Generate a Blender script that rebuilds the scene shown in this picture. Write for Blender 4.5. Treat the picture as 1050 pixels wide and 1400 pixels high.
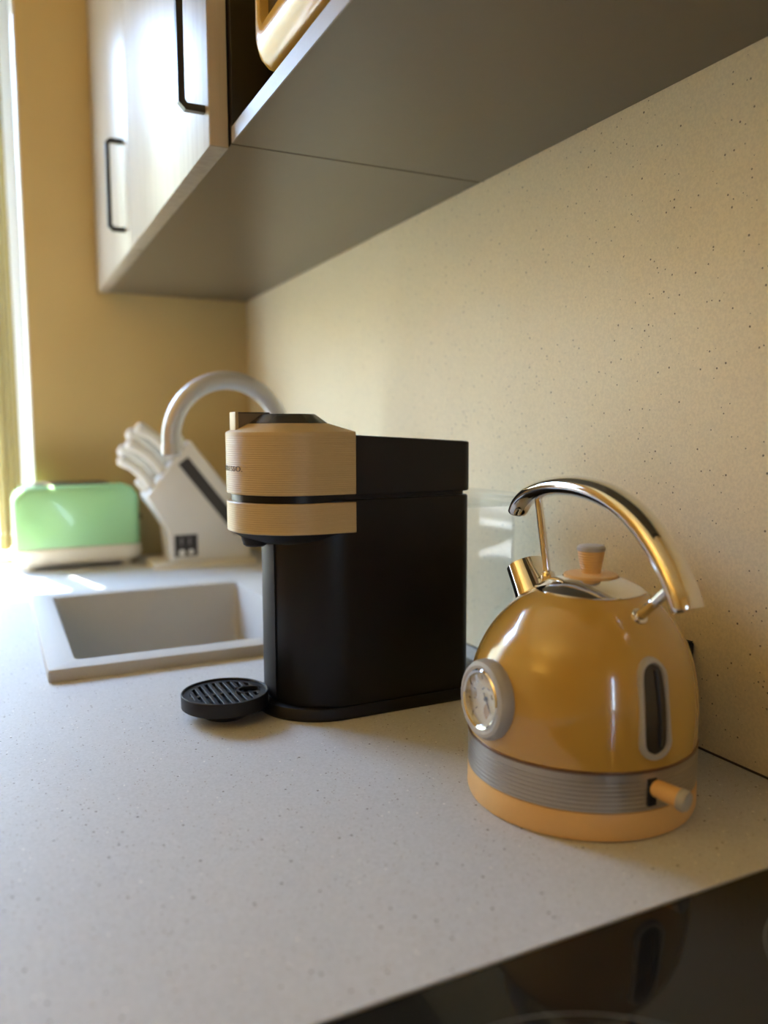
import bpy, bmesh, math, random
from mathutils import Vector, Matrix

random.seed(7)
for o in list(bpy.data.objects):
    bpy.data.objects.remove(o, do_unlink=True)
scene = bpy.context.scene
COL = scene.collection
PI = math.pi
Z0 = 0.90            # worktop height above the floor; all builders below use z = 0 at the worktop


# ----------------------------------------------------------------------------- camera
def look_matrix(yaw, pitch, roll):
    f = Vector((math.sin(yaw) * math.cos(pitch), math.cos(yaw) * math.cos(pitch), -math.sin(pitch)))
    r = Vector((math.cos(yaw), -math.sin(yaw), 0))
    d = f.cross(r)
    r2 = math.cos(roll) * r + math.sin(roll) * d
    d2 = -math.sin(roll) * r + math.cos(roll) * d
    m = Matrix.Identity(4)
    for i in range(3):
        m[i][0] = r2[i]; m[i][1] = -d2[i]; m[i][2] = -f[i]
    return m


cam_data = bpy.data.cameras.new('camera')
cam = bpy.data.objects.new('camera', cam_data)
COL.objects.link(cam)
cam.matrix_world = Matrix.Translation((0, 0, Z0 + 0.30)) @ look_matrix(math.radians(25.892), math.radians(5.834), math.radians(0.202))
cam_data.sensor_fit = 'VERTICAL'
cam_data.sensor_height = 36.0
cam_data.lens = 1097.3 / 1400 * 36.0
cam_data.clip_start = 0.01
cam_data.dof.use_dof = True
cam_data.dof.focus_distance = 0.76
cam_data.dof.aperture_fstop = 3.0
scene.camera = cam

# ----------------------------------------------------------------------------- sky, sun, exposure
world = bpy.data.worlds.new('world')
scene.world = world
world.use_nodes = True
wn = world.node_tree.nodes
wl = world.node_tree.links
wn.clear()
wout = wn.new('ShaderNodeOutputWorld')
wbg = wn.new('ShaderNodeBackground')
# clear sky: paler and brighter towards the horizon, deeper blue overhead
wtc = wn.new('ShaderNodeTexCoord')
wsep = wn.new('ShaderNodeSeparateXYZ')
wramp = wn.new('ShaderNodeValToRGB')
we = wramp.color_ramp.elements
we[0].position = 0.0; we[0].color = (0.58, 0.77, 1.0, 1)
we[1].position = 1.0; we[1].color = (0.24, 0.40, 0.74, 1)
wm = we.new(0.35); wm.color = (0.42, 0.62, 1.0, 1)
wl.new(wtc.outputs['Generated'], wsep.inputs[0])
wl.new(wsep.outputs['Z'], wramp.inputs[0])
wl.new(wramp.outputs[0], wbg.inputs[0])
wbg.inputs['Strength'].default_value = 30.0
wl.new(wbg.outputs[0], wout.inputs[0])

sun_data = bpy.data.lights.new('sun', 'SUN')
sun_data.energy = 55.0
sun_data.angle = math.radians(0.9)
sun_data.color = (1.0, 0.95, 0.86)
sun = bpy.data.objects.new('sun', sun_data)
COL.objects.link(sun)
sun_dir = Vector((0.13, -0.52, -1.0)).normalized()
sun.rotation_euler = sun_dir.to_track_quat('-Z', 'Y').to_euler()
sun.location = (-0.5, 5, 6)


def portal(name, loc, sx, sy, direction):
    d = bpy.data.lights.new(name, 'AREA')
    d.shape = 'RECTANGLE'
    d.size = sx; d.size_y = sy
    d.cycles.is_portal = True
    o = bpy.data.objects.new(name, d)
    COL.objects.link(o)
    o.location = loc
    o.rotation_euler = Vector(direction).to_track_quat('-Z', 'Z').to_euler()
    return o


FILL_W = 17.0                     # power of the added warm fill lamp (built further down)
vs = scene.view_settings
vs.view_transform = 'Standard'
vs.look = 'None'
vs.exposure = 0.48
vs.gamma = 1.0
vs.use_curve_mapping = False

# ----------------------------------------------------------------------------- materials
MATS = {}


def mat(name, color=(0.5, 0.5, 0.5), rough=0.5, metal=0.0, spec=0.5, coat=0.0, coat_rough=0.05, **kw):
    m = bpy.data.materials.new(name)
    m.use_nodes = True
    b = m.node_tree.nodes['Principled BSDF']
    b.inputs['Base Color'].default_value = (*color, 1)
    b.inputs['Roughness'].default_value = rough
    b.inputs['Metallic'].default_value = metal
    b.inputs['Specular IOR Level'].default_value = spec
    b.inputs['Coat Weight'].default_value = coat
    b.inputs['Coat Roughness'].default_value = coat_rough
    MATS[name] = m
    return m


def nodes_of(m):
    return m.node_tree.nodes, m.node_tree.links, m.node_tree.nodes['Principled BSDF']


def ramp(n, stops, interp='LINEAR'):
    r = n.new('ShaderNodeValToRGB')
    r.color_ramp.interpolation = interp
    e = r.color_ramp.elements
    while len(e) < len(stops):
        e.new(0.5)
    for i, (p, c) in enumerate(stops):
        e[i].position = p
        e[i].color = (*c, 1) if len(c) == 3 else c
    return r


def obj_coords(n, l, scale=(1, 1, 1)):
    t = n.new('ShaderNodeTexCoord')
    mp = n.new('ShaderNodeMapping')
    mp.inputs['Scale'].default_value = scale
    l.new(t.outputs['Object'], mp.inputs['Vector'])
    return mp.outputs[0]


def mixc(n, l, fac, a, b):
    m = n.new('ShaderNodeMix')
    m.data_type = 'RGBA'
    if hasattr(fac, 'is_linked') or hasattr(fac, 'links'):
        l.new(fac, m.inputs['Factor'])
    else:
        m.inputs['Factor'].default_value = fac
    for s, v in ((6, a), (7, b)):
        if hasattr(v, 'links'):
            l.new(v, m.inputs[s])
        else:
            m.inputs[s].default_value = (*v, 1)
    return m.outputs[2]


def stone(name, base, base2, rough):
    """engineered quartz: fine mottling with scattered dark and pale grains"""
    m = mat(name, base, rough, spec=0.22)
    n, l, b = nodes_of(m)
    co = obj_coords(n, l)
    big = n.new('ShaderNodeTexNoise'); big.inputs['Scale'].default_value = 9; big.inputs['Detail'].default_value = 5
    l.new(co, big.inputs['Vector'])
    fine = n.new('ShaderNodeTexNoise'); fine.inputs['Scale'].default_value = 420; fine.inputs['Detail'].default_value = 2
    l.new(co, fine.inputs['Vector'])
    c1 = mixc(n, l, big.outputs['Fac'], base, base2)
    fr = ramp(n, [(0.35, (0.93, 0.925, 0.915)), (0.65, (1.04, 1.035, 1.03))])
    l.new(fine.outputs['Fac'], fr.inputs[0])
    mul = n.new('ShaderNodeMix'); mul.data_type = 'RGBA'; mul.blend_type = 'MULTIPLY'; mul.inputs['Factor'].default_value = 1
    l.new(c1, mul.inputs[6]); l.new(fr.outputs[0], mul.inputs[7])
    col = mul.outputs[2]
    # grains: voronoi cells, only a random few of them coloured
    for scale, keep, size, colr, seed in ((210, 0.80, 0.24, (0.10, 0.07, 0.045), 0.0), (420, 0.80, 0.30, (0.22, 0.16, 0.10), 3.1),
                                          (260, 0.90, 0.25, (0.85, 0.82, 0.74), 7.7)):
        mp = n.new('ShaderNodeVectorMath'); mp.operation = 'ADD'
        mp.inputs[1].default_value = (seed, seed * 0.7, seed * 1.3)
        l.new(co, mp.inputs[0])
        v = n.new('ShaderNodeTexVoronoi'); v.inputs['Scale'].default_value = scale
        l.new(mp.outputs[0], v.inputs['Vector'])
        sep = n.new('ShaderNodeSeparateColor'); l.new(v.outputs['Color'], sep.inputs[0])
        k = n.new('ShaderNodeMath'); k.operation = 'GREATER_THAN'; k.inputs[1].default_value = keep
        l.new(sep.outputs[0], k.inputs[0])
        sz = n.new('ShaderNodeMath'); sz.operation = 'MULTIPLY'; sz.inputs[1].default_value = size
        l.new(sep.outputs[1], sz.inputs[0])
        d = n.new('ShaderNodeMath'); d.operation = 'LESS_THAN'
        l.new(v.outputs['Distance'], d.inputs[0]); l.new(sz.outputs[0], d.inputs[1])
        a = n.new('ShaderNodeMath'); a.operation = 'MULTIPLY'
        l.new(k.outputs[0], a.inputs[0]); l.new(d.outputs[0], a.inputs[1])
        a2 = n.new('ShaderNodeMath'); a2.operation = 'MULTIPLY'; a2.inputs[1].default_value = 0.85
        l.new(a.outputs[0], a2.inputs[0])
        col = mixc(n, l, a2.outputs[0], col, colr)
    l.new(col, b.inputs['Base Color'])
    bp = n.new('ShaderNodeBump'); bp.inputs['Strength'].default_value = 0.08; bp.inputs['Distance'].default_value = 0.001
    l.new(fine.outputs['Fac'], bp.inputs['Height']); l.new(bp.outputs[0], b.inputs['Normal'])
    return m


def plaster(name, c1, c2, rough=0.8):
    m = mat(name, c1, rough, spec=0.25)
    n, l, b = nodes_of(m)
    co = obj_coords(n, l)
    t = n.new('ShaderNodeTexNoise'); t.inputs['Scale'].default_value = 4; t.inputs['Detail'].default_value = 6
    l.new(co, t.inputs['Vector'])
    l.new(mixc(n, l, t.outputs['Fac'], c1, c2), b.inputs['Base Color'])
    t2 = n.new('ShaderNodeTexNoise'); t2.inputs['Scale'].default_value = 240
    l.new(co, t2.inputs['Vector'])
    bp = n.new('ShaderNodeBump'); bp.inputs['Strength'].default_value = 0.1; bp.inputs['Distance'].default_value = 0.001
    l.new(t2.outputs['Fac'], bp.inputs['Height']); l.new(bp.outputs[0], b.inputs['Normal'])
    return m


def wood(name, c1, c2, scale=(60, 60, 3), rough=0.45, spec=0.4):
    m = mat(name, c1, rough, spec=spec)
    n, l, b = nodes_of(m)
    co = obj_coords(n, l, scale)
    t = n.new('ShaderNodeTexNoise'); t.inputs['Scale'].default_value = 1.0; t.inputs['Detail'].default_value = 6
    t.inputs['Distortion'].default_value = 0.6
    l.new(co, t.inputs['Vector'])
    r = ramp(n, [(0.3, c2), (0.62, c1)])
    l.new(t.outputs['Fac'], r.inputs[0]); l.new(r.outputs[0], b.inputs['Base Color'])
    bp = n.new('ShaderNodeBump'); bp.inputs['Strength'].default_value = 0.15; bp.inputs['Distance'].default_value = 0.001
    l.new(t.outputs['Fac'], bp.inputs['Height']); l.new(bp.outputs[0], b.inputs['Normal'])
    return m


def speckle(m, amount=0.06, scale=300):
    """slight tonal grain so that no surface is a dead flat colour"""
    n, l, b = nodes_of(m)
    c = tuple(b.inputs['Base Color'].default_value[:3])
    co = obj_coords(n, l)
    t = n.new('ShaderNodeTexNoise'); t.inputs['Scale'].default_value = scale; t.inputs['Detail'].default_value = 3
    l.new(co, t.inputs['Vector'])
    lo = tuple(v * (1 - amount) for v in c); hi = tuple(min(1, v * (1 + amount)) for v in c)
    l.new(mixc(n, l, t.outputs['Fac'], lo, hi), b.inputs['Base Color'])
    return m


def clear(name, tint, gloss, rough=0.02, edge=0.5):
    """clear sheet: mostly transparent, reflective towards grazing angles"""
    m = bpy.data.materials.new(name)
    m.use_nodes = True
    n = m.node_tree.nodes; l = m.node_tree.links
    n.clear()
    out = n.new('ShaderNodeOutputMaterial')
    tr = n.new('ShaderNodeBsdfTransparent'); tr.inputs[0].default_value = (*tint, 1)
    gl = n.new('ShaderNodeBsdfGlossy'); gl.inputs['Roughness'].default_value = rough
    lw = n.new('ShaderNodeLayerWeight'); lw.inputs[0].default_value = edge
    mp = n.new('ShaderNodeMapRange')
    mp.inputs['To Min'].default_value = gloss; mp.inputs['To Max'].default_value = 0.75
    pw = n.new('ShaderNodeMath'); pw.operation = 'POWER'; pw.inputs[1].default_value = 3.0
    l.new(lw.outputs['Facing'], pw.inputs[0]); l.new(pw.outputs[0], mp.inputs['Value'])
    mx = n.new('ShaderNodeMixShader')
    l.new(mp.outputs[0], mx.inputs[0]); l.new(tr.outputs[0], mx.inputs[1]); l.new(gl.outputs[0], mx.inputs[2])
    l.new(mx.outputs[0], out.inputs[0])
    MATS[name] = m
    return m


M_STONE = stone('stone_worktop', (0.57, 0.575, 0.575), (0.51, 0.515, 0.515), 0.55)
M_SPLASH = stone('stone_splashback', (0.84, 0.735, 0.50), (0.78, 0.675, 0.445), 0.45)
M_WALL = plaster('ochre_paint', (0.66, 0.50, 0.235), (0.60, 0.45, 0.20))
M_ROOM = plaster('warm_paint', (0.78, 0.58, 0.26), (0.74, 0.54, 0.23))
M_CEIL = plaster('ceiling_paint', (0.82, 0.72, 0.50), (0.79, 0.69, 0.47))
M_FLOOR = wood('oak_floor', (0.60, 0.39, 0.15), (0.52, 0.33, 0.12), (6, 1.2, 6))
M_WHITE = speckle(mat('white_paint', (0.82, 0.82, 0.80), 0.4))
M_DOOR = wood('pale_wood', (0.38, 0.33, 0.255), (0.31, 0.265, 0.20), (70, 70, 4), 0.33, 0.28)
M_EDGE = wood('wood_edge', (0.60, 0.50, 0.36), (0.50, 0.41, 0.28), (70, 70, 4), 0.45)
M_UNDER = speckle(mat('dark_taupe_board', (0.130, 0.104, 0.068), 0.28), 0.05, 60)
M_NICHE = speckle(mat('black_brown_board', (0.020, 0.016, 0.013), 0.45))
M_TRIM = speckle(mat('grey_shelf_edge', (0.30, 0.285, 0.27), 0.45))
M_BLKMETAL = speckle(mat('black_metal', (0.02, 0.018, 0.016), 0.38))
M_SINK = speckle(mat('pale_granite_sink', (0.50, 0.485, 0.45), 0.6, spec=0.3), 0.10, 500)
M_STEEL = speckle(mat('brushed_steel', (0.55, 0.54, 0.52), 0.28, 1.0))
M_FAUCET = speckle(mat('grey_faucet', (0.60, 0.59, 0.57), 0.34, 0.35))
M_CHROME = speckle(mat('chrome', (0.76, 0.75, 0.73), 0.06, 1.0), 0.02)
M_BAND = speckle(mat('satin_band', (0.45, 0.415, 0.36), 0.34, 0.85), 0.04)
M_GREYPL = speckle(mat('grey_plastic', (0.40, 0.385, 0.36), 0.4), 0.04)
M_YELLOW = speckle(mat('mustard_enamel', (0.50, 0.30, 0.06), 0.16, coat=0.8, coat_rough=0.06), 0.03, 40)
M_PEACH = speckle(mat('peach_plastic', (0.72, 0.44, 0.16), 0.42), 0.03)
M_COPPER = speckle(mat('dark_copper_line', (0.20, 0.11, 0.06), 0.3, 0.7))
M_DIAL = speckle(mat('cream_dial', (0.80, 0.76, 0.62), 0.4), 0.03)
M_INK = speckle(mat('dark_ink', (0.035, 0.03, 0.028), 0.5))
M_BLACK = speckle(mat('satin_black_plastic', (0.0065, 0.0065, 0.007), 0.34, spec=0.28), 0.05)
M_BLACK2 = speckle(mat('matte_black_plastic', (0.009, 0.009, 0.010), 0.5, spec=0.3), 0.05)
M_TAN = speckle(mat('tan_plastic', (0.52, 0.39, 0.20), 0.40, spec=0.5), 0.03)
M_TOPPL = speckle(mat('smoky_top', (0.045, 0.042, 0.036), 0.22))
M_LEVERSIDE = speckle(mat('bronze_lever', (0.16, 0.12, 0.07), 0.3, 0.3))
M_LETTER = speckle(mat('logo_ink', (0.12, 0.095, 0.05), 0.4))
M_GREEN = speckle(mat('mint_green_enamel', (0.33, 0.62, 0.30), 0.22, coat=0.4), 0.03)
M_CREAM = speckle(mat('cream_plastic', (0.74, 0.69, 0.57), 0.4), 0.03)
M_BROWN = speckle(mat('brown_metal', (0.20, 0.13, 0.07), 0.35, 0.6))
M_KBLOCK = speckle(mat('white_knife_block', (0.74, 0.72, 0.68), 0.4), 0.03)
M_HANDLE = speckle(mat('ivory_handle', (0.80, 0.77, 0.69), 0.35), 0.03)
M_MICRO = speckle(mat('yellow_enamel', (0.52, 0.30, 0.045), 0.18, coat=0.15, coat_rough=0.05), 0.03, 40)
M_HOB = speckle(mat('black_glass', (0.009, 0.009, 0.008), 0.06, spec=0.32), 0.05)
M_RING = speckle(mat('grey_print', (0.13, 0.13, 0.115), 0.35))
M_SEAL = speckle(mat('dark_sealant', (0.05, 0.035, 0.022), 0.6))
M_GLASS = clear('clear_pane', (0.97, 0.98, 0.97), 0.05)
M_TANK = clear('clear_tank_plastic', (0.965, 0.97, 0.975), 0.015, edge=0.30)
M_LENS = clear('dial_lens', (0.97, 0.97, 0.95), 0.07)
M_SMOKE = speckle(mat('smoked_window', (0.035, 0.028, 0.020), 0.10))
M_BLOCKER = speckle(mat('blocker_yellow', (0.40, 0.35, 0.22), 0.8), 0.08, 14)  # for the added blocker outside; yellow to warm the light it bounces
M_CLOUT = speckle(mat('outdoor_paving', (0.42, 0.38, 0.32), 0.8), 0.1, 3)

# sheer curtain
M_CURT = bpy.data.materials.new('yellow_sheer')
M_CURT.use_nodes = True
n_ = M_CURT.node_tree.nodes; l_ = M_CURT.node_tree.links
n_.clear()
o_ = n_.new('ShaderNodeOutputMaterial')
df_ = n_.new('ShaderNodeBsdfDiffuse'); df_.inputs[0].default_value = (0.52, 0.42, 0.17, 1)
tl_ = n_.new('ShaderNodeBsdfTranslucent'); tl_.inputs[0].default_value = (0.13, 0.10, 0.032, 1)
tp_ = n_.new('ShaderNodeBsdfTransparent'); tp_.inputs[0].default_value = (1.0, 0.95, 0.8, 1)
wv_ = n_.new('ShaderNodeTexNoise'); wv_.inputs['Scale'].default_value = 30
mr_ = n_.new('ShaderNodeMapRange'); mr_.inputs['To Min'].default_value = 0.01; mr_.inputs['To Max'].default_value = 0.04
l_.new(wv_.outputs['Fac'], mr_.inputs['Value'])
m1_ = n_.new('ShaderNodeMixShader'); m1_.inputs[0].default_value = 0.4
l_.new(df_.outputs[0], m1_.inputs[1]); l_.new(tl_.outputs[0], m1_.inputs[2])
m2_ = n_.new('ShaderNodeMixShader')
l_.new(mr_.outputs[0], m2_.inputs[0]); l_.new(m1_.outputs[0], m2_.inputs[1]); l_.new(tp_.outputs[0], m2_.inputs[2])
l_.new(m2_.outputs[0], o_.inputs[0])


# ----------------------------------------------------------------------------- object helpers
def tag(o, label=None, cat=None, group=None, kind=None):
    if label: o['label'] = label
    if cat: o['category'] = cat
    if group: o['group'] = group
    if kind: o['kind'] = kind
    return o


def thing(name, loc, label, cat, group=None):
    o = bpy.data.objects.new(name, None)
    COL.objects.link(o)
    o.empty_display_size = 0.05
    o.location = (loc[0], loc[1], loc[2] + Z0)
    return tag(o, label, cat, group)


def origin_of(o):
    v = Vector((0, 0, 0))
    while o is not None:
        v += Vector(o.location); o = o.parent
    return v


def obj(name, bm, m, parent=None, origin=None, sharp=32):
    """link a bmesh given in worktop coordinates as one mesh object; origin = its base, else the parent's base"""
    bmesh.ops.recalc_face_normals(bm, faces=bm.faces)
    lim = math.radians(sharp)
    for f in bm.faces: f.smooth = True
    for e in bm.edges:
        if len(e.link_faces) == 2:
            e.smooth = e.calc_face_angle(0) < lim
    pw = origin_of(parent) if parent is not None else Vector((0, 0, 0))
    if origin is not None:
        ow = Vector((origin[0], origin[1], origin[2] + Z0))
    elif parent is not None:
        ow = pw
    else:
        c = [v.co for v in bm.verts]
        ow = Vector((sum(v.x for v in c) / len(c), sum(v.y for v in c) / len(c), min(v.z for v in c) + Z0))
    bmesh.ops.translate(bm, verts=bm.verts, vec=Vector((0, 0, Z0)) - ow)
    me = bpy.data.meshes.new(name)
    bm.to_mesh(me); bm.free()
    me.materials.append(m)
    o = bpy.data.objects.new(name, me)
    COL.objects.link(o)
    if parent is not None: o.parent = parent
    o.location = ow - pw
    return o


def box(bm, x0, x1, y0, y1, z0, z1, bevel=0.0, seg=2):
    vs_ = [bm.verts.new((x, y, z)) for z in (z0, z1) for y in (y0, y1) for x in (x0, x1)]
    q = [(0, 1, 3, 2), (4, 6, 7, 5), (0, 4, 5, 1), (2, 3, 7, 6), (0, 2, 6, 4), (1, 5, 7, 3)]
    fs = [bm.faces.new([vs_[i] for i in f]) for f in q]
    if bevel > 0:
        es = {e for f in fs for e in f.edges}
        bmesh.ops.bevel(bm, geom=list(es), offset=bevel, segments=seg, profile=0.5, affect='EDGES')
    return bm


def bx(*a, **k):
    return box(bmesh.new(), *a, **k)


def loft(bm, rings, cap0=True, cap1=True, closed=True):
    vr = [[bm.verts.new(p) for p in r] for r in rings]
    n = len(vr[0])
    for a, b in zip(vr, vr[1:]):
        for i in range(n if closed else n - 1):
            j = (i + 1) % n
            bm.faces.new((a[i], a[j], b[j], b[i]))
    if cap0: bm.faces.new(list(reversed(vr[0])))
    if cap1: bm.faces.new(vr[-1])
    return bm


def circle(c, u, v, ru, rv, n):
    return [Vector(c) + Vector(u) * (ru * math.cos(2 * PI * i / n)) + Vector(v) * (rv * math.sin(2 * PI * i / n)) for i in range(n)]


def lathe(bm, c, prof, n=64, axis=(0, 0, 1), cap0=True, cap1=True):
    """prof: (radius, height along axis) pairs"""
    ax = Vector(axis).normalized()
    u = ax.orthogonal().normalized(); v = ax.cross(u)
    return loft(bm, [circle(Vector(c) + ax * h, u, v, max(r, 1e-5), max(r, 1e-5), n) for r, h in prof], cap0, cap1)


def tube(bm, pts, ru, rv=None, n=16, up=(1, 0, 0), cap=True):
    """sweep; ru, rv radii (number or list per point); 'up' keeps the section from twisting"""
    pts = [Vector(p) for p in pts]
    N = len(pts)
    rv = ru if rv is None else rv
    ru = ru if isinstance(ru, (list, tuple)) else [ru] * N
    rv = rv if isinstance(rv, (list, tuple)) else [rv] * N
    rings = []
    for i, p in enumerate(pts):
        t = (pts[min(i + 1, N - 1)] - pts[max(i - 1, 0)]).normalized()
        u = Vector(up) - t * Vector(up).dot(t)
        if u.length < 1e-4: u = t.orthogonal()
        u.normalize(); v = t.cross(u)
        rings.append(circle(p, u, v, ru[i], rv[i], n))
    return loft(bm, rings, cap, cap)


def spline(pts, sub=8):
    """Catmull-Rom through points of any dimension"""
    P_ = [tuple(p) for p in pts]
    out = []
    for i in range(len(P_) - 1):
        p0 = P_[max(i - 1, 0)]; p1 = P_[i]; p2 = P_[i + 1]; p3 = P_[min(i + 2, len(P_) - 1)]
        for k in range(sub):
            t = k / sub
            out.append(tuple(0.5 * (2 * b + (c - a) * t + (2 * a - 5 * b + 4 * c - d) * t * t + (3 * b - a - 3 * c + d) * t ** 3)
                             for a, b, c, d in zip(p0, p1, p2, p3)))
    out.append(P_[-1])
    return out


def rrect(x0, x1, y0, y1, r, n=6):
    """rounded rectangle outline"""
    r = max(min(r, (x1 - x0) / 2 - 1e-5, (y1 - y0) / 2 - 1e-5), 1e-5)
    out = []
    for cx, cy, a0 in ((x1 - r, y1 - r, 0), (x0 + r, y1 - r, PI / 2), (x0 + r, y0 + r, PI), (x1 - r, y0 + r, 1.5 * PI)):
        for k in range(n + 1):
            a = a0 + PI / 2 * k / n
            out.append((cx + r * math.cos(a), cy + r * math.sin(a)))
    return out


def prism(bm, poly, axis, a0, a1):
    """extrude a 2-D polygon along an axis: 'x' -> (y,z), 'y' -> (x,z), 'z' -> (x,y)"""
    def put(p, a):
        return {'x': (a, p[0], p[1]), 'y': (p[0], a, p[1]), 'z': (p[0], p[1], a)}[axis]
    return loft(bm, [[put(p, a0) for p in poly], [put(p, a1) for p in poly]])


def slab_holes(bm, x0, x1, y0, y1, z0, z1, holes):
    """one slab with rectangular openings"""
    xs = sorted({x0, x1} | {h[0] for h in holes} | {h[1] for h in holes})
    ys = sorted({y0, y1} | {h[2] for h in holes} | {h[3] for h in holes})
    def solid(i, j):
        if i < 0 or j < 0 or i >= len(xs) - 1 or j >= len(ys) - 1: return False
        cx = (xs[i] + xs[i + 1]) / 2; cy = (ys[j] + ys[j + 1]) / 2
        return not any(h[0] < cx < h[1] and h[2] < cy < h[3] for h in holes)
    cache = {}
    def V(i, j, z):
        if (i, j, z) not in cache: cache[(i, j, z)] = bm.verts.new((xs[i], ys[j], z))
        return cache[(i, j, z)]
    for i in range(len(xs) - 1):
        for j in range(len(ys) - 1):
            if not solid(i, j): continue
            bm.faces.new([V(i, j, z1), V(i + 1, j, z1), V(i + 1, j + 1, z1), V(i, j + 1, z1)])
            bm.faces.new([V(i, j + 1, z0), V(i + 1, j + 1, z0), V(i + 1, j, z0), V(i, j, z0)])
            for di, dj, a, b in ((-1, 0, (i, j + 1), (i, j)), (1, 0, (i + 1, j), (i + 1, j + 1)), (0, -1, (i, j), (i + 1, j)), (0, 1, (i + 1, j + 1), (i, j + 1))):
                if not solid(i + di, j + dj):
                    bm.faces.new([V(*a, z0), V(*b, z0), V(*b, z1), V(*a, z1)])
    return bm


def struct(name, bm, m, parent=None):
    o = obj(name, bm, m, parent)
    o['kind'] = 'structure'
    return o


# ----------------------------------------------------------------------------- the room
WX = 0.5865                       # face of the stone splashback
EY = 1.990                        # face of the end wall
RX0, RY0, ZF, ZC = -2.30, -2.20, -Z0, 1.75
struct('floor', bx(RX0 - 0.2, WX + 0.22, RY0 - 0.2, EY + 0.25, ZF - 0.1, ZF), M_FLOOR)
struct('ceiling', bx(RX0 - 0.2, WX + 0.22, RY0 - 0.2, EY + 0.25, ZC, ZC + 0.1), M_CEIL)
struct('wall_right', bx(WX + 0.0125, WX + 0.21, RY0, EY, ZF, ZC), M_ROOM)
struct('wall_left', bx(RX0 - 0.2, RX0, RY0, EY, ZF, ZC), M_ROOM)
W1 = (-0.85, 0.0844, 0.010, 1.32)          # opening in the end wall: x0, x1, z0, z1
bm = bmesh.new()
slab_holes(bm, RX0 - 0.2, WX + 0.21, ZF, ZC, 0, 0.25, [W1])
for v in bm.verts: v.co = (v.co.x, EY + v.co.z, v.co.y)
struct('wall_end', bm, M_WALL)
W2 = (-0.085, 0.005, -0.20, 0.95)          # narrow opening in the wall behind
bm = bmesh.new()
slab_holes(bm, RX0 - 0.2, WX + 0.21, ZF, ZC, 0, 0.2, [W2])
for v in bm.verts: v.co = (v.co.x, RY0 - 0.2 + v.co.z, v.co.y)
struct('wall_behind', bm, M_ROOM)

# window by the worktop: painted reveal lining, fixed frame, two sashes with panes, sill
win = bpy.data.objects.new('window_1', None); COL.objects.link(win)
win.location = ((W1[0] + W1[1]) / 2, EY, W1[2] + Z0); win['kind'] = 'structure'
obj('reveal', bx(W1[1] - 0.004, W1[1], EY + 0.001, EY + 0.25, W1[2], W1[3]), M_WHITE, win)
obj('reveal', bx(W1[0], W1[1], EY + 0.001, EY + 0.25, W1[3] - 0.004, W1[3]), M_WHITE, win)
obj('reveal', bx(W1[0], W1[0] + 0.004, EY + 0.001, EY + 0.25, W1[2], W1[3]), M_WHITE, win)
obj('window_sill', bx(W1[0], W1[1], EY + 0.001, EY + 0.25, W1[2] - 0.004, W1[2] + 0.004), M_WHITE, win)
fy0, fy1 = EY + 0.15, EY + 0.21
for a in ((W1[1] - 0.034, W1[1] - 0.004), (W1[0] + 0.004, W1[0] + 0.034)):
    obj('frame_post', bx(a[0], a[1], fy0, fy1, W1[2] + 0.004, W1[3] - 0.004, bevel=0.003), M_WHITE, win)
for a in ((W1[2] + 0.004, W1[2] + 0.040), (W1[3] - 0.040, W1[3] - 0.004)):
    obj('frame_rail', bx(W1[0] + 0.034, W1[1] - 0.034, fy0, fy1, a[0], a[1], bevel=0.003), M_WHITE, win)
for a in ((W1[0] + 0.034, W1[1] - 0.034),):
    obj('pane', bx(a[0], a[1], EY + 0.178, EY + 0.184, W1[2] + 0.04, W1[3] - 0.04), M_GLASS, win)
portal('window_portal', ((W1[0] + W1[1]) / 2, EY + 0.26, (W1[2] + W1[3]) / 2 + Z0), W1[1] - W1[0], W1[3] - W1[2], (0, -1, 0))

win2 = bpy.data.objects.new('window_2', None); COL.objects.link(win2)
win2.location = ((W2[0] + W2[1]) / 2, RY0, W2[2] + Z0); win2['kind'] = 'structure'
for a in ((W2[0], W2[0] + 0.012), (W2[1] - 0.012, W2[1])):
    obj('frame_post', bx(a[0], a[1], RY0 - 0.12, RY0 - 0.07, W2[2], W2[3]), M_WHITE, win2)
for z in (W2[2], 0.20, W2[3] - 0.03):
    obj('frame_rail', bx(W2[0] + 0.012, W2[1] - 0.012, RY0 - 0.12, RY0 - 0.07, z, z + 0.03), M_WHITE, win2)
for z0, z1 in ((W2[2] + 0.03, 0.20), (0.23, W2[3] - 0.03)):
    obj('pane', bx(W2[0] + 0.012, W2[1] - 0.012, RY0 - 0.098, RY0 - 0.094, z0, z1), M_GLASS, win2)
portal('slit_portal', ((W2[0] + W2[1]) / 2, RY0 - 0.21, (W2[2] + W2[3]) / 2 + Z0), W2[1] - W2[0], W2[3] - W2[2], (0, 1, 0))

struct('ground_outside', bx(-24, 14, -14, 24, -3.2, -3.0), M_CLOUT)
struct('sky_blocker', bx(-9, 7, 5.0, 5.2, -3.0, 1.95), M_BLOCKER)  # added out of view to block low sky and bounce yellow light

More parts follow.
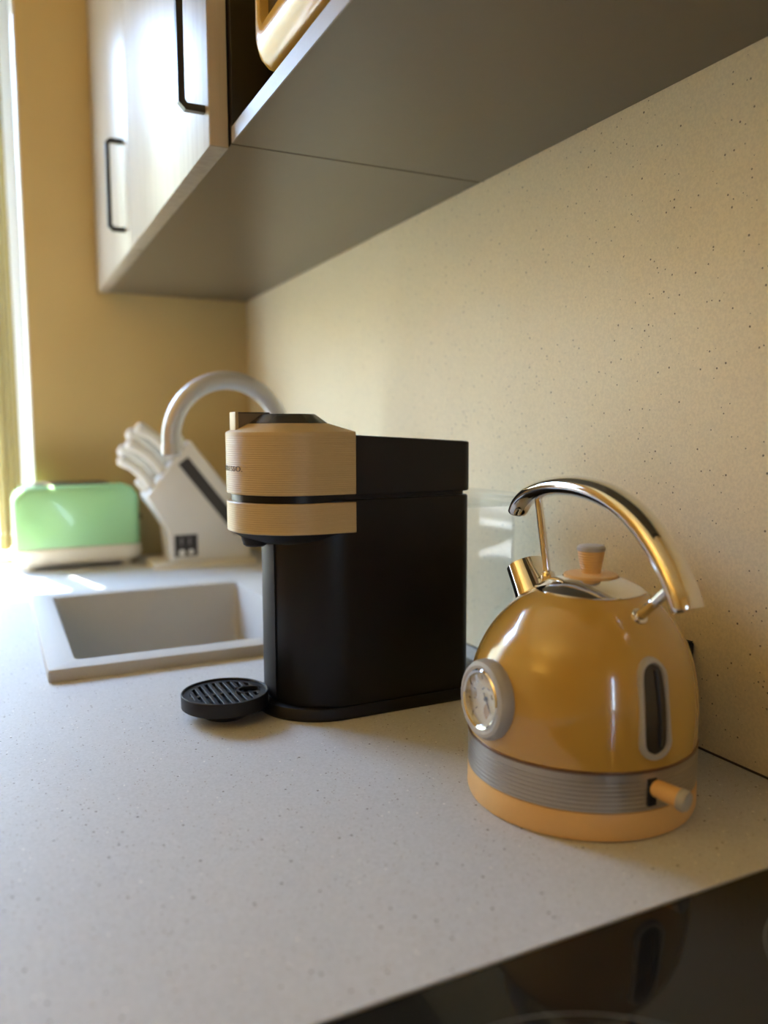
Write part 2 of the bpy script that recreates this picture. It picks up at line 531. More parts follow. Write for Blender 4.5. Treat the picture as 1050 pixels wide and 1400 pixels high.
# curtain gathered at the side of the window, on a short rod
bm = bmesh.new()
cx0, cx1, cyc = 0.004, 0.058, EY + 0.066
npl = 44
ringA = []
for i in range(npl + 1):
    t = i / npl
    ringA.append((cx0 + (cx1 - cx0) * t, cyc + 0.022 * math.sin(t * 2 * PI * 3.5), t))
rows = []
for k in range(13):
    z = 0.022 + (1.288 - 0.022) * k / 12
    pinch = 1.0 - 0.12 * (k / 12)
    rows.append([((x - 0.01) * pinch + 0.01, cyc + (y - cyc) * (1.05 - 0.25 * k / 12) + 0.002 * math.sin(k * 0.9 + t * 9), z) for x, y, t in ringA])
loft(bm, rows, False, False, closed=False)
o = obj('curtain', bm, M_CURT)
tag(o, 'yellow sheer curtain gathered in folds at the window edge', 'curtain')
bm = bmesh.new()
lathe(bm, (W1[0] + 0.004, cyc, 1.295), [(0.007, 0), (0.007, W1[1] - W1[0] - 0.008)], 16, (1, 0, 0))
tag(obj('curtain_rod', bm, M_BROWN), 'thin brown curtain rod across the top of the window', 'curtain rod')

# added uplighter, out of view, for warm fill off walls and ceiling
LX, LYY = -1.85, 0.40
fl = thing('added_fill_lamp', (LX, LYY, ZF), 'added unseen uplighter giving warm fill light from across the room', 'lamp')
obj('base', lathe(bmesh.new(), (LX, LYY, ZF), [(0.14, 0), (0.14, 0.015), (0.12, 0.022), (0.015, 0.03)], 40), M_BROWN, fl)
obj('pole', lathe(bmesh.new(), (LX, LYY, ZF + 0.03), [(0.012, 0), (0.012, 1.50)], 20), M_BROWN, fl)
obj('bowl_shade', lathe(bmesh.new(), (LX, LYY, ZF + 1.53), [(0.02, 0.0), (0.10, 0.03), (0.17, 0.09), (0.19, 0.14), (0.185, 0.14), (0.165, 0.092), (0.095, 0.036), (0.02, 0.008)], 40), M_BROWN, fl)
ld = bpy.data.lights.new('fill_uplight', 'AREA')
ld.shape = 'DISK'; ld.size = 0.28; ld.energy = FILL_W; ld.color = (1.0, 0.74, 0.30)
lo = bpy.data.objects.new('fill_uplight', ld); COL.objects.link(lo)
lo.parent = fl; lo.location = (0, 0, 1.64); lo.rotation_euler = (PI, 0, 0)

# ----------------------------------------------------------------------------- worktop, base units, splashback
SINK = (0.046, 0.505, 1.0165, 1.524)       # outer rim
HOB = (0.040, 0.550, -0.225, 0.357)
bm = slab_holes(bmesh.new(), -0.063, WX, -0.75, EY, -0.030, 0.0,
                [(SINK[0] + 0.02, SINK[1] - 0.02, SINK[2] + 0.02, SINK[3] - 0.02), HOB])
wt = thing('worktop', (0.26, 0.6, -0.03), 'pale speckled stone worktop carrying the kettle and coffee machine', 'worktop')
obj('slab', bm, M_STONE, wt)
obj('sealant_strip', bx(WX - 0.0016, WX, -0.75, EY, 0.0, 0.0016), M_SEAL, wt)
sp = obj('splashback', bx(WX, WX + 0.012, -0.75, EY, -0.030, 0.90), M_SPLASH)
tag(sp, 'beige speckled stone splashback slab between worktop and dark cabinet undersides', 'splashback')

ub = [(-0.75, -0.24, 'plain base cabinet beyond the hob under the worktop'), (-0.24, 0.40, 'base cabinet with pale wood door directly under the black hob'),
      (0.40, 1.00, 'base cabinet with pale wood door under the coffee machine'), (1.00, 1.54, 'base cabinet with pale wood door under the sink'),
      (1.54, 1.985, 'narrow base cabinet under the toaster beside the window wall')]
for y0, y1, lab in ub:
    t = thing('base_cabinet', (0.27, (y0 + y1) / 2, ZF), lab, 'cabinet', 'base cabinets under the worktop')
    obj('side_panel', bx(0.0, WX - 0.005, y0 + 0.001, y0 + 0.017, ZF + 0.10, -0.031), M_NICHE, t)
    obj('side_panel', bx(0.0, WX - 0.005, y1 - 0.017, y1 - 0.001, ZF + 0.10, -0.031), M_NICHE, t)
    obj('bottom_panel', bx(0.0, WX - 0.005, y0 + 0.017, y1 - 0.017, ZF + 0.10, ZF + 0.118), M_NICHE, t)
    obj('plinth', bx(0.05, 0.066, y0 + 0.001, y1 - 0.001, ZF, ZF + 0.10), M_NICHE, t)
    d = obj('door', bx(-0.022, -0.001, y0 + 0.002, y1 - 0.002, ZF + 0.105, -0.040, bevel=0.001), M_DOOR, t)
    bm = bmesh.new()
    tube(bm, [(-0.022, y0 + 0.04, -0.10), (-0.048, y0 + 0.04, -0.10), (-0.052, y0 + 0.04, -0.104), (-0.052, y0 + 0.04, -0.25), (-0.048, y0 + 0.04, -0.254), (-0.022, y0 + 0.04, -0.254)], 0.004, n=8, up=(0, 1, 0))
    obj('handle', bm, M_BLKMETAL, d)

# ----------------------------------------------------------------------------- hob
t = thing('hob', (0.295, 0.066, -0.02), 'flush black glass induction hob with thin grey cooking rings', 'hob')
obj('glass_top', bx(HOB[0] + 0.0008, HOB[1] - 0.0008, HOB[2] + 0.0008, HOB[3] - 0.0008, -0.007, -0.0006, bevel=0.0006, seg=1), M_HOB, t)
obj('housing', bx(HOB[0] + 0.02, HOB[1] - 0.02, HOB[2] + 0.02, HOB[3] - 0.02, -0.05, -0.007), M_NICHE, t)
for cxh, cyh, rh in ((0.205, 0.198, 0.119), (0.446, 0.247, 0.075), (0.17, -0.10, 0.072), (0.42, -0.07, 0.100)):
    bm = bmesh.new()
    lathe(bm, (cxh, cyh, -0.0006), [(rh - 0.00035, 0), (rh - 0.00035, 0.0001), (rh + 0.00035, 0.0001), (rh + 0.00035, 0)], 96, cap0=False, cap1=False)
    obj('cooking_ring', bm, M_RING, t)

# ----------------------------------------------------------------------------- sink
sk = thing('kitchen_sink', ((SINK[0] + SINK[1]) / 2, (SINK[2] + SINK[3]) / 2, -0.2), 'pale granite sink with thick raised rim set into the worktop', 'sink')
bi = (0.080, 0.405, 1.053, 1.476)          # inner opening
rings = []
for off, z, r in ((0.0, 0.0002, 0.004), (0.0, 0.0125, 0.004), (0.0012, 0.0146, 0.004), (0.003, 0.015, 0.004)):
    rings.append([(p[0], p[1], z) for p in rrect(SINK[0] + off, SINK[1] - off, SINK[2] + off, SINK[3] - off, r)])
for off, z, r in ((-0.002, 0.015, 0.010), (0.0, 0.0142, 0.010), (0.0015, 0.011, 0.010), (0.010, -0.06, 0.016), (0.022, -0.165, 0.03), (0.035, -0.182, 0.055), (0.06, -0.187, 0.06)):
    rings.append([(p[0], p[1], z) for p in rrect(bi[0] + off * 0.5, bi[1] - off * 0.6, bi[2] + off * 0.4, bi[3] - off * 1.3, r)])
bm = bmesh.new()
loft(bm, rings, False, True)
obj('basin', bm, M_SINK, sk)
bm = bmesh.new()
lathe(bm, (0.24, 1.26, -0.1868), [(0.045, 0), (0.045, 0.002), (0.038, 0.003), (0.034, 0.001), (0.012, 0.001), (0.010, 0.004), (0.0, 0.005)], 40)
obj('drain', bm, M_STEEL, sk)

# ----------------------------------------------------------------------------- faucet
fx, fy = 0.4405, 1.30
fc = thing('faucet', (fx, fy, 0.015), 'grey swan-neck faucet arching over the sink', 'faucet')
bm = bmesh.new()
lathe(bm, (fx, fy, 0.0152), [(0.030, 0), (0.030, 0.004), (0.026, 0.008), (0.0215, 0.010), (0.0215, 0.085), (0.019, 0.092), (0.016, 0.096)], 40)
obj('base', bm, M_FAUCET, fc)
ar = 0.0925; ax = fx - ar; az = 0.286
pts = [(fx, fy, 0.105), (fx, fy, 0.18), (fx, fy, 0.25)]
pts += [(ax + ar * math.cos(a), fy, az + ar * 1.03 * math.sin(a)) for a in [PI * k / 32 for k in range(33)]]
pts += [(ax - ar, fy, 0.279)]
bm = bmesh.new()
tube(bm, pts, 0.0148, n=20, up=(0, 1, 0))
obj('neck', bm, M_FAUCET, fc)
bm = bmesh.new()
lathe(bm, (ax - ar, fy, 0.2595), [(0.012, 0), (0.0158, 0.002), (0.0158, 0.017), (0.0148, 0.0195)], 28)
obj('spray_head', bm, M_FAUCET, fc)
bm = bmesh.new()
lathe(bm, (fx + 0.021, fy, 0.075), [(0.012, 0), (0.012, 0.02), (0.009, 0.023)], 20, (1, 0, 0))
tube(bm, [(fx + 0.034, fy, 0.075), (fx + 0.036, fy - 0.03, 0.09), (fx + 0.036, fy - 0.07, 0.115)], [0.006, 0.005, 0.004], n=10)
obj('lever', bm, M_FAUCET, fc)

# ----------------------------------------------------------------------------- wall cabinet with two doors
CZ = 0.619
cb = thing('wall_cabinet', (0.42, 1.45, CZ), 'pale wood wall cabinet with two doors and black bar handles', 'cabinet')
obj('carcass', bx(0.2565, WX - 0.001, 0.931, EY - 0.004, CZ + 0.001, CZ + 0.80), M_NICHE, cb)
obj('bottom_panel', bx(0.2565, WX - 0.001, 0.917, EY - 0.004, CZ - 0.0, CZ + 0.0009), M_UNDER, cb)


def bar_handle(y, zlo, zhi, px):
    """flat-section bracket handle with mitred corners"""
    w, d, p = 0.0045, 0.0075, 0.030
    poly = [(px, zlo), (px - p + 0.008, zlo), (px - p, zlo + 0.008), (px - p, zhi - 0.008), (px - p + 0.008, zhi), (px, zhi),
            (px, zhi - d), (px - p + 0.0105, zhi - d), (px - p + d, zhi - 0.0105), (px - p + d, zlo + 0.0105), (px - p + 0.0105, zlo + d), (px, zlo + d)]
    b = bmesh.new()
    vs0 = [[b.verts.new((x, yy, z)) for x, z in poly] for yy in (y - w, y + w)]
    n = len(poly)
    for i in range(n):
        j = (i + 1) % n
        b.faces.new((vs0[0][i], vs0[0][j], vs0[1][j], vs0[1][i]))
    for side in (0, 1):
        for i in range(5):
            b.faces.new([vs0[side][k] for k in (i, i + 1, n - 2 - i, n - 1 - i)])
    return b


for y0, y1, hy in ((0.925, 1.486, 0.943), (1.489, EY - 0.004, 1.548)):
    d = obj('door', bx(0.2335, 0.2555, y0, y1, CZ - 0.002, CZ + 0.80, bevel=0.0012), M_DOOR, cb)
    obj('handle', bar_handle(hy, 0.657, 0.817, 0.2335), M_BLKMETAL, d)
obj('edge_strip', bx(0.2345, 0.2548, 0.9238, 0.9250, CZ - 0.001, CZ + 0.798), M_EDGE, cb)

# ----------------------------------------------------------------------------- open unit with the microwave
nu = thing('open_wall_unit', (0.42, 0.60, CZ), 'dark open wall unit with grey shelf edge holding the microwave', 'wall unit')
NY0, NY1 = 0.300, 0.914
obj('bottom_panel', bx(0.2565, WX - 0.001, NY0, NY1, CZ, CZ + 0.016), M_UNDER, nu)
obj('shelf_edge', bx(0.2550, 0.2564, NY0, NY1 - 0.004, CZ - 0.0005, CZ + 0.0165), M_TRIM, nu)
obj('side_panel', bx(0.2575, WX - 0.001, NY1 + 0.0005, NY1 + 0.0155, CZ + 0.001, CZ + 0.80), M_NICHE, nu)
obj('side_panel', bx(0.2575, WX - 0.001, NY0 - 0.016, NY0 - 0.0005, CZ, CZ + 0.80), M_NICHE, nu)
obj('back_panel', bx(WX - 0.012, WX - 0.001, NY0, NY1, CZ + 0.0165, CZ + 0.80), M_NICHE, nu)
obj('top_panel', bx(0.2575, WX - 0.013, NY0, NY1, CZ + 0.40, CZ + 0.416), M_NICHE, nu)

mz = CZ + 0.0165
mw = thing('microwave', (0.40, 0.59, mz), 'glossy yellow retro microwave with rounded front in the open unit', 'microwave')
my0, my1, mx0 = 0.345, 0.803, 0.246
bm = bmesh.new()
yc, zc = (my0 + my1) / 2, mz + 0.010
rings = []
for off, x in ((0.004, 0.555), (0.0, 0.548), (0.0, mx0 + 0.052), (0.003, mx0 + 0.048)):
    rings.append([(x, p[0], p[1]) for p in rrect(my0 + off, my1 - off, zc + off, zc + 0.268 - off, 0.022, 6)])
loft(bm, rings)
obj('body', bm, M_MICRO, mw)
bm = bmesh.new()
rings = []
for off, x in ((0.003, mx0 + 0.046), (0.0, mx0 + 0.040), (0.0, mx0 + 0.026), (0.002, mx0 + 0.014), (0.006, mx0 + 0.006), (0.012, mx0 + 0.0015), (0.020, mx0)):
    rings.append([(x, p[0], p[1]) for p in rrect(my0 + off, my1 - off, zc + off * 1.2, zc + 0.268 - off, 0.022, 6)])
oy0, oy1, oz0, oz1 = 0.455, 0.776, zc + 0.034, zc + 0.235
for off, x in ((0.0, mx0), (0.0015, mx0 + 0.001), (0.004, mx0 + 0.010)):
    rings.append([(x, p[0], p[1]) for p in rrect(oy0 + off, oy1 - off, oz0 + off, oz1 - off, 0.010, 6)])
loft(bm, rings, True, True)
d = obj('door', bm, M_MICRO, mw)
obj('door_window', prism(bmesh.new(), rrect(oy0 + 0.0045, oy1 - 0.0045, oz0 + 0.0045, oz1 - 0.0045, 0.006), 'x', mx0 + 0.0085, mx0 + 0.0098), M_SMOKE, d)
bm = bmesh.new()
tube(bm, [(mx0 - 0.001, 0.43, zc + 0.05), (mx0 - 0.022, 0.43, zc + 0.056), (mx0 - 0.024, 0.43, zc + 0.07), (mx0 - 0.024, 0.43, zc + 0.20), (mx0 - 0.022, 0.43, zc + 0.214), (mx0 - 0.001, 0.43, zc + 0.22)], 0.006, n=10, up=(0, 1, 0))
obj('handle', bm, M_CHROME, d)
for kz in (0.18, 0.09):
    bm = bmesh.new()
    lathe(bm, (mx0 - 0.0005, 0.39, zc + kz), [(0.022, 0), (0.020, 0.012), (0.017, 0.014)], 28, (-1, 0, 0))
    obj('knob', bm, M_CHROME, mw)
for fxm in (mx0 + 0.055, 0.52):
    for fym in (my0 + 0.03, my1 - 0.03):
        bm = bmesh.new()
        lathe(bm, (fxm, fym, mz), [(0.009, 0), (0.011, 0.0035), (0.011, 0.0105)], 16)
        obj('foot', bm, M_BLACK2, mw)

# ----------------------------------------------------------------------------- coffee machine
CY = 0.815


def U(xc, R, xb, rc, z, off=0.0, nf=40, yc=CY):
    """plan outline: half-round front towards -x, straight flanks, square or eased back at xb"""
    R = R - off; xb = xb - off; rc = max(rc - off, 0.0008)
    out = []
    for k in range(nf + 1):
        a = PI / 2 + PI * k / nf
        out.append((xc + R * math.cos(a), yc + R * math.sin(a), z))
    for cy, a0 in ((yc - R + rc, -PI / 2), (yc + R - rc, 0)):
        for k in range(7):
            a = a0 + PI / 2 * k / 6
            out.append((xb - rc + rc * math.cos(a), cy + rc * math.sin(a), z))
    return out


cm = thing('coffee_machine', (0.34, CY, 0.0), 'black capsule coffee machine with tan ribbed head and round drip tray', 'coffee machine')
HX, HR, HB = 0.2887, 0.0710, 0.3300
bm = bmesh.new()
loft(bm, [U(0.316, 0.0695, 0.466, 0.012, 0.0), U(0.316, 0.0715, 0.4685, 0.012, 0.003), U(0.316, 0.0715, 0.4685, 0.012, 0.011), U(0.316, 0.0703, 0.4685, 0.012, 0.0135)])
obj('base', bm, M_BLACK2, cm)
bm = bmesh.new()
loft(bm, [U(0.326, 0.0692, 0.466, 0.012, 0.0136), U(0.326, 0.0702, 0.468, 0.012, 0.017), U(0.326, 0.0702, 0.468, 0.012, 0.2285), U(0.326, 0.0692, 0.467, 0.012, 0.2298)])
body = obj('body', bm, M_BLACK, cm)
# glossy strip up the front of the column
bm = bmesh.new()
rows = []
for z in (0.018, 0.184):
    rows.append([(0.326 + r * math.cos(a), CY + r * math.sin(a), z) for r, a in
                 [(0.0716, PI + (k - 12) / 12 * 0.30) for k in range(25)] + [(0.0704, PI + (12 - k) / 12 * 0.30) for k in range(25)]])
loft(bm, rows)
obj('front_panel', bm, M_BLACK2, cm)
# rear cover
bm = bmesh.new()


def rear(z, off):
    out = []
    x0, x1, y0, y1 = HB + 0.0006, 0.4695 - off, CY - HR + off + 0.0003, CY + HR - off - 0.0003
    rc = 0.013
    pts_ = [(x0, y1), (x0, y0)]
    for cx_, cy_, a0 in ((x1 - rc, y0 + rc, -PI / 2), (x1 - rc, y1 - rc, 0)):
        for k in range(9):
            a = a0 + PI / 2 * k / 8
            pts_.append((cx_ + rc * math.cos(a), cy_ + rc * math.sin(a)))
    for x, y in pts_:
        zz = z if z < 0.25 else z - (x - HB) / 0.14 * 0.0075
        out.append((x, y, zz))
    return out


loft(bm, [rear(0.2340, 0.001), rear(0.2350, 0.0), rear(0.2938, 0.0), rear(0.2950, 0.0014)])
obj('rear_cover', bm, M_BLACK2, cm)
bm = bmesh.new()
loft(bm, [U(0.326, 0.0670, 0.464, 0.012, 0.2299), U(0.326, 0.0670, 0.464, 0.012, 0.2339)])
obj('seam_spacer', bm, M_BLACK2, cm)
# underside of the head with the outlet
bm = bmesh.new()
loft(bm, [U(0.300, 0.050, 0.328, 0.004, 0.1828), U(0.2925, 0.063, 0.3285, 0.004, 0.1895), U(HX, 0.0695, 0.329, 0.004, 0.1958)])
obj('head_underside', bm, M_BLACK2, cm)
bm = bmesh.new()
lathe(bm, (0.243, CY - 0.004, 0.1795), [(0.010, 0), (0.0125, 0.002), (0.0145, 0.010), (0.016, 0.0125)], 28)
obj('coffee_outlet', bm, M_BLACK2, cm)


def ribbed(z0, z1, pitch, groove):
    prof = [(0.0010, z0), (0.0, z0 + 0.0008)]
    z = z0 + 0.0016
    while z + pitch < z1 - 0.0016:
        prof += [(0.0, z + pitch * 0.55), (groove, z + pitch * 0.72), (groove, z + pitch * 0.86), (0.0, z + pitch)]
        z += pitch
    prof += [(0.0, z1 - 0.0008)]
    return prof


bm = bmesh.new()
prof = ribbed(0.1960, 0.2272, 0.00220, 0.00022) + [(0.0010, 0.2272)]
loft(bm, [U(HX, HR + 0.0004, HB + o_, 0.001, z, o_) for o_, z in prof])
obj('lower_head_band', bm, M_TAN, cm)
bm = bmesh.new()
loft(bm, [U(HX, HR - 0.0045, HB, 0.001, 0.2273), U(HX, HR - 0.0045, HB, 0.001, 0.2351)])
obj('head_gap_ring', bm, M_BLACK, cm)
# upper head: ribbed wall and faceted top
prof = ribbed(0.2352, 0.2972, 0.00220, 0.00022) + [(0.0006, 0.2984)]
rings = [U(HX, HR + 0.0004, HB + o_, 0.001, z, o_) for o_, z in prof]


def top_ring(z, xa, xb, hy, e=2.6, nf=40):
    ref = U(HX, HR, HB, 0.001, z)
    out = []
    cxr, rx = (xa + xb) / 2, (xb - xa) / 2
    for x, y, _ in ref:
        a = math.atan2((y - CY) / hy, (x - cxr) / rx)
        c, s = math.cos(a), math.sin(a)
        k = (abs(c) ** e + abs(s) ** e) ** (-1 / e)
        out.append((cxr + rx * c * k, CY + hy * s * k, z))
    return out


rings += [top_ring(0.3066, 0.2350, 0.3240, 0.0560), top_ring(0.3070, 0.2362, 0.3228, 0.0548)]
bm = bmesh.new()
loft(bm, rings)
head = obj('upper_head', bm, M_TAN, cm, sharp=24)
bm = bmesh.new()
loft(bm, [top_ring(0.3071, 0.2370, 0.3220, 0.0540), top_ring(0.3158, 0.2490, 0.3090, 0.0420), top_ring(0.3168, 0.2510, 0.3070, 0.0400)])
obj('top_plate', bm, M_TOPPL, cm)
# locking lever at the front of the lid
lv = obj('lever', prism(bmesh.new(), [(0.2265, 0.3000), (0.2262, 0.3180), (0.2600, 0.3176), (0.2590, 0.3150)], 'y', CY - 0.010, CY + 0.010), M_LEVERSIDE, cm)
obj('lever_tab', bx(0.2226, 0.2262, CY - 0.011, CY + 0.011, 0.2990, 0.3190, bevel=0.0010), M_TAN, lv)
obj('lever_edge', bx(0.2263, 0.2590, CY - 0.0105, CY + 0.0105, 0.3176, 0.3186), M_BLACK, lv)
# logo lettering wrapped around the front of the head
cu = bpy.data.curves.new('logo', 'FONT')
cu.body = 'NESPRESSO.'
cu.size = 0.0078
cu.align_x = 'CENTER'
cu.extrude = 0.0004
cu.space_character = 1.08
to = bpy.data.objects.new('logo_tmp', cu)
COL.objects.link(to)
bpy.context.view_layer.update()
dg = bpy.context.evaluated_depsgraph_get()
tme = bpy.data.meshes.new_from_object(to.evaluated_get(dg))
bpy.data.objects.remove(to, do_unlink=True)
bm = bmesh.new(); bm.from_mesh(tme)
bmesh.ops.subdivide_edges(bm, edges=[e for e in bm.edges if e.calc_length() > 0.003], cuts=1)
xs = [v.co.x for v in bm.verts]
half = (max(xs) - min(xs)) / 2; mid = (max(xs) + min(xs)) / 2
want = HR * 0.425                                     # half width along the arc
for v in bm.verts:
    a = PI + (v.co.x - mid) / half * want / HR
    r = HR + 0.0004 + v.co.z
    v.co = (HX + r * math.cos(a), CY + r * math.sin(a), 0.2588 + v.co.y)
obj('logo_lettering', bm, M_LETTER, head)
# drip tray
tx = 0.2082
tr = obj('drip_tray', lathe(bmesh.new(), (tx, CY, 0.0), [(0.018, 0.0), (0.022, 0.0006), (0.030, 0.0055), (0.0440, 0.0118), (0.0454, 0.0128), (0.0454, 0.0262), (0.0448, 0.0270), (0.0436, 0.0270), (0.0430, 0.0262), (0.0430, 0.0185), (0.0, 0.0185)], 72), M_BLACK2, cm)
bm = bmesh.new()
lathe(bm, (tx, CY, 0.0), [(0.0428, 0.0215), (0.0428, 0.0250), (0.0366, 0.0250), (0.0366, 0.0215)], 72, cap0=False, cap1=False)
obj('grid_rim', bm, M_BLACK2, tr)
ns = 9
for k in range(ns):
    xo = -0.0325 + k * 0.065 / (ns - 1)
    hl = math.sqrt(max(0.0372 ** 2 - xo ** 2, 1e-6))
    if xo > 0.014:
        for a_, b_ in ((-hl, -0.011), (0.011, hl)):
            obj('grid_bar', bx(tx + xo - 0.0021, tx + xo + 0.0021, CY + a_, CY + b_, 0.0215, 0.0250, bevel=0.0003, seg=1), M_BLACK2, tr)
    else:
        obj('grid_bar', bx(tx + xo - 0.0021, tx + xo + 0.0021, CY - hl, CY + hl, 0.0215, 0.0250, bevel=0.0003, seg=1), M_BLACK2, tr)
obj('grid_cross_bar', bx(tx - 0.0372, tx + 0.012, CY - 0.0022, CY + 0.0022, 0.0217, 0.0248), M_BLACK2, tr)
bm = bmesh.new()
rows = []
for z in (0.0214, 0.0250):
    rows.append([(tx + 0.026 + 0.0135 * math.cos(a), CY + 0.0125 * math.sin(a), z) for a in [2 * PI * k / 32 for k in range(32)]]
                )
v0 = rows
inner = [[(tx + 0.026 + 0.0110 * math.cos(a), CY + 0.0100 * math.sin(a), z) for a in [2 * PI * k / 32 for k in range(32)]] for z in (0.0250, 0.0214)]
loft(bm, v0 + inner, False, False)
obj('cup_rest_ring', bm, M_BLACK2, tr)
obj('tray_arm', bx(tx + 0.030, 0.262, CY - 0.016, CY + 0.016, 0.0030, 0.0110, bevel=0.002), M_BLACK2, tr)
# water tank
bm = bmesh.new()
rings = []
to_ = (0.4715, 0.5470, 0.7660, 0.8640)
for off, z in ((0.004, 0.010), (0.0, 0.014), (0.0, 0.222), (0.0012, 0.222), (0.0012, 0.016)):
    rings.append([(p[0], p[1], z) for p in rrect(to_[0] + off, to_[1] - off, to_[2] + off, to_[3] - off, 0.014, 8)])
loft(bm, rings)
tk = obj('water_tank', bm, M_TANK, cm)
bm = bmesh.new()
loft(bm, [[(p[0], p[1], z) for p in rrect(to_[0] - off, to_[1] + off, to_[2] - off, to_[3] + off, 0.015, 8)] for off, z in ((0.0, 0.2222), (0.0015, 0.2230), (0.0015, 0.2262), (0.0, 0.2270))])
obj('tank_lid', bm, M_TANK, tk)
bm = bmesh.new()
loft(bm, [[(p[0], p[1], z) for p in rrect(to_[0] + 0.003, to_[1] - 0.003, to_[2] + 0.003, to_[3] - 0.003, 0.012, 8)] for z in (0.2118, 0.2148)])
obj('tank_inner_rim', bm, M_TANK, tk)
obj('tank_foot', bx(0.4690, 0.535, 0.770, 0.860, 0.0, 0.0098, bevel=0.002), M_BLACK2, cm)

# ----------------------------------------------------------------------------- kettle
KX, KY = 0.4290, 0.5120
kt = thing('electric_kettle', (KX, KY, 0.0), 'mustard yellow dome kettle with chrome arch handle and dial', 'kettle')
DOME = spline([(0.0540, 0.0920), (0.070, 0.0926), (0.088, 0.0918), (0.105, 0.0892), (0.122, 0.0840), (0.138, 0.0762), (0.152, 0.0660), (0.1635, 0.0545), (0.1715, 0.0430), (0.1765, 0.0330), (0.1800, 0.0230), (0.1822, 0.0)], 6)   # (z, r)


def shift(z):
    t = max(0.0, min(1.0, (z - 0.07) / 0.105))
    return -0.010 * t * t


def dome_r(z):
    for (za, ra), (zb, rb) in zip(DOME, DOME[1:]):
        if za <= z <= zb:
            return ra + (rb - ra) * (z - za) / max(zb - za, 1e-9)
    return 0.092


def dome_z(r):
    for (za, ra), (zb, rb) in zip(DOME[8:], DOME[9:]):
        if rb <= r <= ra:
            return za + (zb - za) * (ra - r) / max(ra - rb, 1e-9)
    return 0.182


def dome_pt(ang, z, h):
    r = dome_r(z) + h
    return (KX + r * math.cos(ang), KY + shift(z) + r * math.sin(ang), z)


lathe_ = [(0.0895, 0.0), (0.0915, 0.0012), (0.0926, 0.0045), (0.0926, 0.0195), (0.0918, 0.0220), (0.0900, 0.0228)]
obj('power_base', lathe(bmesh.new(), (KX, KY, 0), lathe_, 96), M_PEACH, kt)
prof = [(0.0900, 0.0229), (0.0922, 0.0232)]
z = 0.0250
for k in range(7):
    prof += [(0.0922, z), (0.0916, z + 0.0004), (0.0916, z + 0.0008), (0.0922, z + 0.0012)]
    z += 0.0034
prof += [(0.0922, 0.0512), (0.0915, 0.0518)]
band = obj('ribbed_band', lathe(bmesh.new(), (KX, KY, 0), prof, 96), M_BAND, kt)
obj('seam_ring', lathe(bmesh.new(), (KX, KY, 0), [(0.0915, 0.0518), (0.0928, 0.0521), (0.0930, 0.0530), (0.0928, 0.0538), (0.0915, 0.0541)], 96), M_COPPER, kt)
bm = bmesh.new()
rings = []
for zz, rr in DOME[:-1]:
    rings.append([(KX + rr * math.cos(a), KY + shift(zz) + rr * math.sin(a), zz) for a in [2 * PI * k / 96 for k in range(96)]])
loft(bm, rings)
obj('dome_body', bm, M_YELLOW, kt)
# chrome collar with a tongue towards the spout
LY = KY - 0.0098
bm = bmesh.new()
rows = []
for t_, h in ((1.0, 0.0002), (1.0, 0.0010), (0.985, 0.0014), (0.8, 0.0016), (0.62, 0.0018), (0.56, 0.0022)):
    row = []
    for k in range(72):
        a = 2 * PI * k / 72
        ro = 0.0430 + 0.0090 * max(0.0, math.sin(a)) ** 5
        r = 0.0222 + (ro - 0.0222) * (t_ - 0.56) / 0.44
        row.append((KX + r * math.cos(a), LY + r * math.sin(a), dome_z(r) + h))
    rows.append(row)
loft(bm, rows, False, False)
obj('collar', bm, M_CHROME, kt)
bm = bmesh.new()
lathe(bm, (KX, LY, 0), [(0.0215, 0.1806), (0.0215, 0.1838), (0.0208, 0.1844), (0.012, 0.1850), (0.0, 0.1853)], 64)
lid = obj('lid', bm, M_PEACH, kt)
prof = [(0.0078, 0.1850), (0.0080, 0.1870)]
for k in range(7):
    f = k / 7; r = 0.0082 + 0.0026 * f; z = 0.1880 + 0.0145 * f
    prof += [(r, z), (r + 0.0003, z + 0.0006), (r + 0.0003, z + 0.0012), (r, z + 0.0016)]
prof += [(0.0108, 0.2030)]
obj('knob', lathe(bmesh.new(), (KX, LY, 0), prof, 40), M_PEACH, lid)
obj('knob_cap', lathe(bmesh.new(), (KX, LY, 0), [(0.0108, 0.2030), (0.0114, 0.2036), (0.0112, 0.2060), (0.0095, 0.2074), (0.0, 0.2078)], 40), M_GREYPL, lid)
# arch handle
hp = spline([(0.6040, 0.2245), (0.5960, 0.2350), (0.5780, 0.2450), (0.5480, 0.2520), (0.5120, 0.2530), (0.4780, 0.2465), (0.4480, 0.2320), (0.4240, 0.2105), (0.4080, 0.1890), (0.4010, 0.1745)], 6)
N = len(hp)
rux = [0.0100 + 0.0030 * min(1, i / (N * 0.35)) for i in range(N)]
rvx = [0.0062 + 0.0032 * min(1, i / (N * 0.5)) for i in range(N)]
rux[0] *= 0.93; rvx[0] *= 0.93; rux[-1] *= 0.95; rvx[-1] *= 0.95
bm = bmesh.new()
tube(bm, [(KX, y, z) for y, z in hp], rux, rvx, n=28)
obj('handle', bm, M_CHROME, kt, sharp=50)
for a, b, r in (((KX, 0.5735, 0.2420), (KX, 0.5570, 0.1690), 0.0034), ((KX, 0.4200, 0.1850), (KX, 0.4520, 0.1560), 0.0042)):
    bm = bmesh.new()
    tube(bm, [a, b], r, n=16)
    post = obj('handle_post', bm, M_CHROME, kt)
    d = (Vector(b) - Vector(a)).normalized()
    e = Vector(b) - d * 0.006
    bm = bmesh.new()
    lathe(bm, e, [(r, -0.003), (r + 0.0022, -0.0018), (r + 0.0032, 0.001), (r + 0.0030, 0.0045), (r + 0.0036, 0.009)], 24, d)
    obj('boss', bm, M_CHROME, post)
